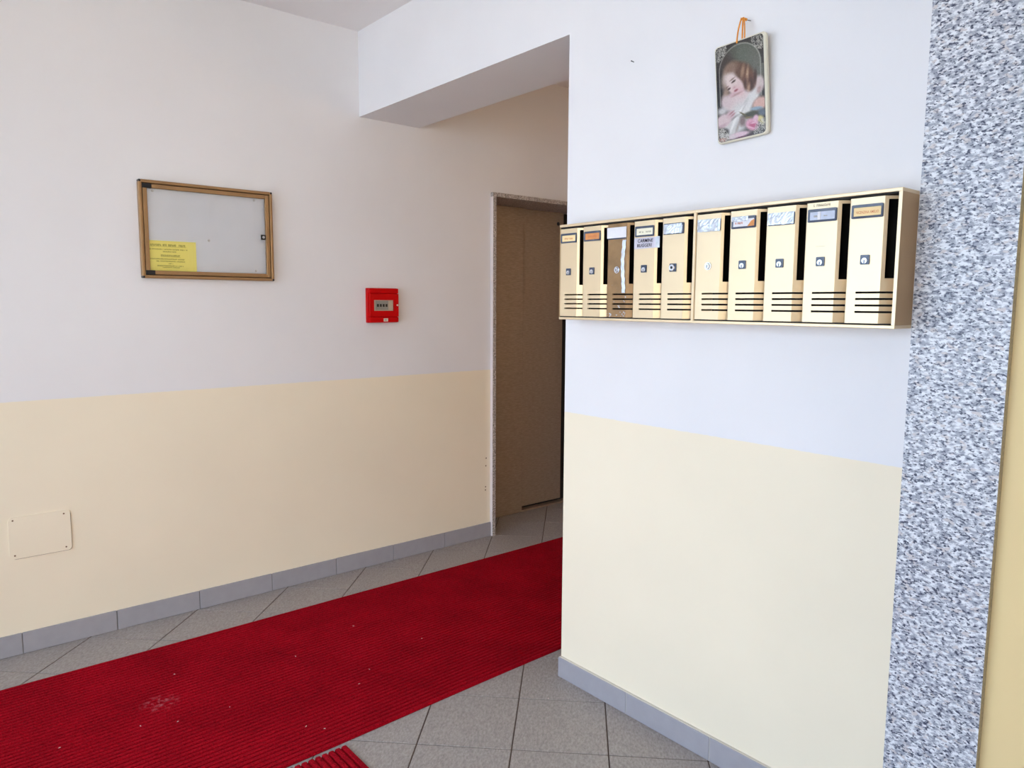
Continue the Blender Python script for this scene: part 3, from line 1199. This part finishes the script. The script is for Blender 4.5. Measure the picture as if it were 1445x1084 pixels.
# second cabinet
d = add_door(cabB, 0)
name_plate(d, M_CARD_B, rndm)
crumpled(LX0 - .001, LX1 + .001, LZ0 - .001, LZ1 + .001, FY - .0036, rndm, 16, 7, .0026).build('crumpled_tape', M_TAPE, d)
lock(d, 'round')
d = add_door(cabB, 1)
name_plate(d, M_CARD_W, rndm, ink=M_INK_R, scr=[(.15, .55, .0052)])
p = MB()
p.add([(LX1 - .024, FY - .0038, LZ0 + .004), (LX1 - .003, FY - .0038, LZ0 + .005), (LX1 - .003, FY - .0038, LZ1 - .009), (LX1 - .012, FY - .0038, LZ1 - .013)], [(0, 1, 2, 3)])
p.build('orange_scrap', M_CARD_O, d)
crumpled(LX0, LX1 - .022, LZ1 - .012, LZ1, FY - .0036, rndm, 12, 4, .002).build('crumpled_tape', M_TAPE, d)
lock(d, 'square')
d = add_door(cabB, 2)
name_plate(d, M_CARD_W, rndm)
crumpled(LX0 - .001, LX1 - .001, LZ0 + .002, LZ1, FY - .0036, rndm, 16, 6, .0018).build('crumpled_tape', M_TAPE, d)
lock(d, 'square')
d = add_door(cabB, 3)
name_plate(d, M_CARD_B, rndm, ink=M_INK_G, scr=[(.2, .36, .004), (.55, .7, .003)])
p = MB()
p.box(.029, .036, FY - .0032, FY - .0016, LZ0 + .005, LZ1 - .0065, 0)
p.build('white_sliver', M_CARD_W, d)
p = MB()
scribble(p, .016, .060, LZ1 + .0085, .0062, FY - .00015, 0, rndm, .15)
p.build('worn_lettering', M_INK_G, d)
p = MB()
p.flat(.026, .050, .1925, .1932, FY - .00015)
p.build('scratch', M_INK_G, d)
lock(d, 'square')
d = add_door(cabB, 4)
name_plate(d, M_CARD_Y, rndm, text='VICENZINA AMELIO', ink=M_INK_R)
lock(d, 'square')

# ------------------------------------------------------------------ hanging picture plaque
PW, PH, PT = 0.155, 0.257, 0.012


def paint(u, v):
    """flat print: curly-haired child with roses. u right, v down, arrays 0..1"""
    X = 230 + 355 * u
    Y = (325 - 130 * u) + v * ((990 - 85 * u) - (325 - 130 * u))
    rg = np.random.RandomState(4)
    col = np.zeros(u.shape + (3,))
    col[:] = (58, 50, 44)

    def soft(d, w):
        return np.clip(0.5 - d / (w * 1.5), 0, 1)

    def blend(c, a):
        a = a[..., None]
        col[:] = col * (1 - a) + np.array(c, float) * a

    def ell(cx, cy, rx, ry, c, ang=0, w=0.25, al=1.0):
        t_ = math.radians(ang)
        dx, dy = X - cx, Y - cy
        ex = (dx * math.cos(t_) + dy * math.sin(t_)) / rx
        ey = (-dx * math.sin(t_) + dy * math.cos(t_)) / ry
        blend(c, soft(np.sqrt(ex * ex + ey * ey) - 1, w) * al)
    # background
    ell(460, 350, 130, 140, (98, 102, 88), 20, 0.8)
    ell(540, 430, 60, 120, (104, 104, 92), 0, 0.8)
    ell(250, 640, 45, 130, (26, 22, 20), 0, 0.7)
    ell(300, 420, 60, 60, (66, 54, 46), 0, 0.8)
    # far shoulder and sleeve
    ell(545, 560, 36, 62, (206, 182, 178), 10, 0.3)
    ell(500, 640, 55, 40, (214, 208, 204), -40, 0.4)
    ell(545, 600, 14, 30, (170, 120, 110), 30, 0.6, .6)
    # hair back
    ell(400, 500, 112, 92, (104, 72, 54), -20, 0.2)
    ell(470, 540, 52, 80, (112, 74, 54), 10, 0.3)
    ell(318, 520, 42, 92, (168, 146, 132), 20, 0.4)
    ell(300, 640, 24, 50, (150, 122, 104), 15, 0.6)
    ell(345, 450, 60, 34, (140, 108, 88), -40, 0.6)
    ell(430, 470, 12, 46, (160, 122, 92), 12, 0.7)
    ell(462, 500, 9, 60, (186, 146, 112), 8, 0.8)
    ell(490, 560, 14, 46, (78, 46, 34), 0, 0.8)
    ell(445, 560, 12, 46, (88, 56, 42), 12, 0.8)
    ell(470, 590, 10, 34, (176, 132, 100), 10, 0.8)
    ell(520, 510, 10, 50, (74, 46, 36), 5, 0.8)
    # shoulder, chest
    ell(370, 690, 100, 62, (212, 188, 186), -25, 0.25)
    ell(420, 650, 60, 44, (214, 190, 188), -20, 0.4)
    ell(300, 700, 40, 48, (206, 182, 182), 0, 0.5)
    # dress
    ell(400, 800, 82, 120, (206, 202, 198), 30, 0.35)
    ell(470, 690, 32, 92, (214, 210, 206), 28, 0.4)
    ell(330, 880, 60, 62, (196, 192, 188), 0, 0.5)
    ell(430, 720, 9, 60, (170, 164, 160), 30, 0.9)
    ell(400, 760, 7, 70, (232, 228, 224), 35, 0.9)
    ell(380, 870, 9, 50, (160, 148, 140), 20, 0.9)
    ell(350, 850, 8, 60, (228, 224, 220), 25, 0.9)
    ell(340, 815, 62, 7, (120, 112, 108), -35, 0.9, .8)
    # near sleeve, arm, hand
    ell(268, 762, 40, 26, (194, 188, 186), -20, 0.7)
    ell(275, 830, 66, 42, (208, 180, 182), -32, 0.25)
    ell(330, 785, 34, 26, (204, 170, 172), -40, 0.35)
    ell(338, 770, 26, 5, (164, 112, 116), -40, 0.8)
    ell(350, 782, 22, 4, (164, 112, 116), -40, 0.8)
    ell(262, 868, 44, 10, (180, 146, 150), -28, 0.8, .7)
    # face
    ell(372, 578, 60, 68, (220, 190, 186), -30, 0.2)
    ell(340, 530, 46, 40, (222, 198, 192), -30, 0.5)
    ell(402, 610, 34, 36, (218, 176, 176), 0, 0.6)
    ell(352, 640, 30, 16, (208, 170, 170), -25, 0.7)
    ell(360, 546, 20, 6, (70, 46, 40), -38, 0.5)
    ell(352, 530, 24, 4, (122, 92, 80), -38, 0.7)
    ell(325, 600, 14, 6, (76, 50, 44), -38, 0.5)
    ell(312, 588, 15, 3.5, (128, 98, 86), -38, 0.7)
    ell(364, 588, 7, 14, (196, 148, 146), 50, 0.8, .8)
    ell(377, 608, 17, 7, (156, 72, 84), -32, 0.5)
    ell(384, 634, 40, 6, (160, 118, 112), -28, 0.9, .7)
    # flowers and fan
    ell(548, 700, 62, 42, (212, 164, 148), -45, 0.3)
    ell(524, 735, 42, 14, (140, 160, 174), -10, 0.4)
    ell(560, 760, 32, 26, (92, 100, 108), 0, 0.5)
    ell(470, 780, 62, 20, (66, 66, 46), -20, 0.5)
    ell(430, 780, 34, 6, (92, 82, 44), 28, 0.6)
    ell(465, 800, 26, 7, (136, 112, 62), -10, 0.6)
    ell(520, 850, 76, 52, (70, 66, 60), 0, 0.5)
    ell(418, 830, 22, 36, (126, 102, 96), 10, 0.6)
    ell(548, 812, 26, 28, (212, 194, 122), 0, 0.4)
    ell(560, 835, 16, 14, (228, 212, 150), 0, 0.5)
    ell(490, 850, 50, 44, (216, 150, 168), 0, 0.25)
    ell(515, 805, 18, 26, (220, 168, 184), 20, 0.4)
    ell(492, 858, 26, 22, (188, 84, 118), 0, 0.6)
    ell(480, 872, 30, 5, (224, 170, 184), 15, 0.7)
    ell(500, 838, 24, 5, (224, 170, 184), -15, 0.7)
    ell(390, 925, 80, 18, (214, 178, 190), -15, 0.4)
    ell(420, 940, 70, 5, (120, 56, 80), -12, 0.8)
    ell(330, 945, 44, 16, (206, 186, 190), -10, 0.5)
    ell(272, 930, 34, 34, (176, 166, 160), 0, 0.6)
    ell(290, 905, 22, 20, (64, 58, 54), 0, 0.7)
    ell(262, 968, 30, 14, (190, 120, 100), -10, 0.6)
    # arched border line and lace corners
    W_, H_ = u, v
    ar = np.abs(np.sqrt(((u - .5) / .43) ** 2 + ((np.minimum(v, .27) - .27) / .24) ** 2) - 1)
    blend((190, 184, 172), np.clip(1 - ar / .035, 0, 1) * (v < .62) * .75)
    outside = (np.sqrt(((u - .5) / .44) ** 2 + ((np.minimum(v, .27) - .27) / .245) ** 2) > 1.02) & (v < .30)
    blend((52, 46, 42), outside * 0.8)
    noise = rg.rand(*u.shape)
    cd = np.minimum(np.minimum(np.hypot(u, v * 1.6), np.hypot(1 - u, v * 1.6)), np.minimum(np.hypot(u, (1 - v) * 1.6), np.hypot(1 - u, (1 - v) * 1.6)))
    lace = (cd < .25) & (cd > .05) & (noise > .5)
    blend((196, 190, 176), lace * .8)
    blend((40, 36, 34), ((cd < .25) & (noise < .22)) * .6)
    ed = np.minimum(np.minimum(u, 1 - u) * PW, np.minimum(v, 1 - v) * PH)
    blend((48, 42, 40), np.clip(1 - ed / .0022, 0, 1) * .9)
    col[:] = (col * .84 + col.mean(-1, keepdims=True) * .16) * .95
    col += rg.normal(0, 5, u.shape)[..., None]
    return np.clip(col, 0, 255)


def s2l(c):
    c = c / 255.0
    return np.where(c <= .04045, c / 12.92, ((c + .055) / 1.055) ** 2.4)


lean = math.radians(4.0)
roll = math.radians(2.2)
rot = (Matrix.Rotation(FR, 3, 'Z') @ Matrix.Rotation(lean, 3, 'X') @ Matrix.Rotation(-roll, 3, 'Y')).to_euler()
pic = empty('hanging_picture', (XB - 0.004, 1.1665, 1.8150), rot=rot)
tag(pic, 'small portrait plaque of a curly-haired child with roses, hung by orange ribbon', 'picture')
p = MB()
hw = PW / 2
oc = rrect(-hw, hw, 0, PH, .010, 6)
ic = rrect(-hw + .003, hw - .003, .003, PH - .003, .008, 6)
nn = len(oc)
vs = [(a, -PT, c) for a, c in ic] + [(a, -PT + .002, c) for a, c in oc] + [(a, -.001, c) for a, c in oc]
fs = [list(range(nn)), list(range(3 * nn - 1, 2 * nn - 1, -1))]
for k in (0, 1):
    for i in range(nn):
        j = (i + 1) % nn
        fs.append((k * nn + i, (k + 1) * nn + i, (k + 1) * nn + j, k * nn + j))
p.add(vs, fs)
p.build('plaque', M_PLATE, pic)
nu, nv = 88, 140
mx0, mx1, mz0, mz1 = -hw + .0035, hw - .0065, .0040, PH - .0035
uu, vv_ = np.meshgrid(np.linspace(0, 1, nu + 1), np.linspace(0, 1, nv + 1))
cols = s2l(paint(uu, vv_)).reshape(-1, 3)
px = (mx0 + (mx1 - mx0) * uu).ravel()
pz = (mz1 - (mz1 - mz0) * vv_).ravel()
rc = .007
keep = []


def inside_rr(x, z):
    cx = min(max(x, mx0 + rc), mx1 - rc)
    cz = min(max(z, mz0 + rc), mz1 - rc)
    return math.hypot(x - cx, z - cz) <= rc * 1.02


fs = []
for j in range(nv):
    for i in range(nu):
        a = j * (nu + 1) + i
        q = (a, a + nu + 1, a + nu + 2, a + 1)
        if all(inside_rr(px[k], pz[k]) for k in q):
            fs.append(q)
me = bpy.data.meshes.new('print')
me.from_pydata([(float(px[k]), -PT - .0003, float(pz[k])) for k in range(len(px))], [], fs)
ca = me.color_attributes.new('print_colour', 'FLOAT_COLOR', 'POINT')
ca.data.foreach_set('color', np.concatenate([cols, np.ones((len(cols), 1))], 1).astype(np.float32).ravel())
m_print, nt, bs = new_mat('glossy_colour_print')
at = nt.nodes.new('ShaderNodeVertexColor')
at.layer_name = 'print_colour'
nt.links.new(at.outputs['Color'], bs.inputs['Base Color'])
bs.inputs['Roughness'].default_value = 0.25
me.materials.append(m_print)
link('print', me, pic)
# orange ribbon from the hole near the top edge up to its nail
RX, RZ = -0.0065, PH - 0.008
NX, NZ = 0.0095, PH + 0.050
p = MB()
ny = -0.006
def strand(a, b_, r_, bow):
    a, b_ = Vector(a), Vector(b_)
    p.tube([a + (b_ - a) * t_ + Vector((bow * math.sin(math.pi * t_), -.002 * math.sin(math.pi * t_), 0)) for t_ in (0, .2, .4, .6, .8, 1.0)], r_, 8)


strand((RX, -PT - .0014, RZ), (NX - .002, ny - .003, NZ + .003), .0020, -.0015)
strand((RX + .012, -.006, PH - .001), (NX + .001, ny, NZ + .004), .0020, .001)
strand((RX + .018, -.004, PH - .001), (NX + .003, ny + .002, NZ + .002), .0018, .002)
p.tube([(NX - .004, ny - .003, NZ - .002), (NX + .003, ny + .001, NZ + .001), (NX + .007, ny + .008, NZ - .001), (NX + .003, ny + .009, NZ - .004)], .0022, 8)
p.build('ribbon', M_ORANGE, pic)
# its nail, driven into the wall at a slant
nw = pic.rotation_euler.to_matrix() @ Vector((NX, ny, NZ)) + pic.location
p = MB()
a0 = Vector((XB + .001, nw.y - .004, nw.z + .002))
dd = Vector(nw) - a0
p.cyl(a0, dd, .0010, dd.length + .001, 10)
p.cyl(a0 + dd.normalized() * (dd.length + .001), dd, .0022, .001, 12)
tag(p.build('picture_nail', M_NAIL), 'small nail in the wall that holds the orange ribbon', 'nail')

p = MB()
a0 = Vector((XB + .001, 1.570, 2.113))
p.cyl(a0, (-1, 0.35, 0.25), .0011, .010, 10)
p.cyl(a0 + Vector((-1, .35, .25)).normalized() * .010, (-1, .35, .25), .0022, .0009, 12)
tag(p.build('bare_nail', M_NAIL), 'bare nail alone on the white wall left of the picture', 'nail')
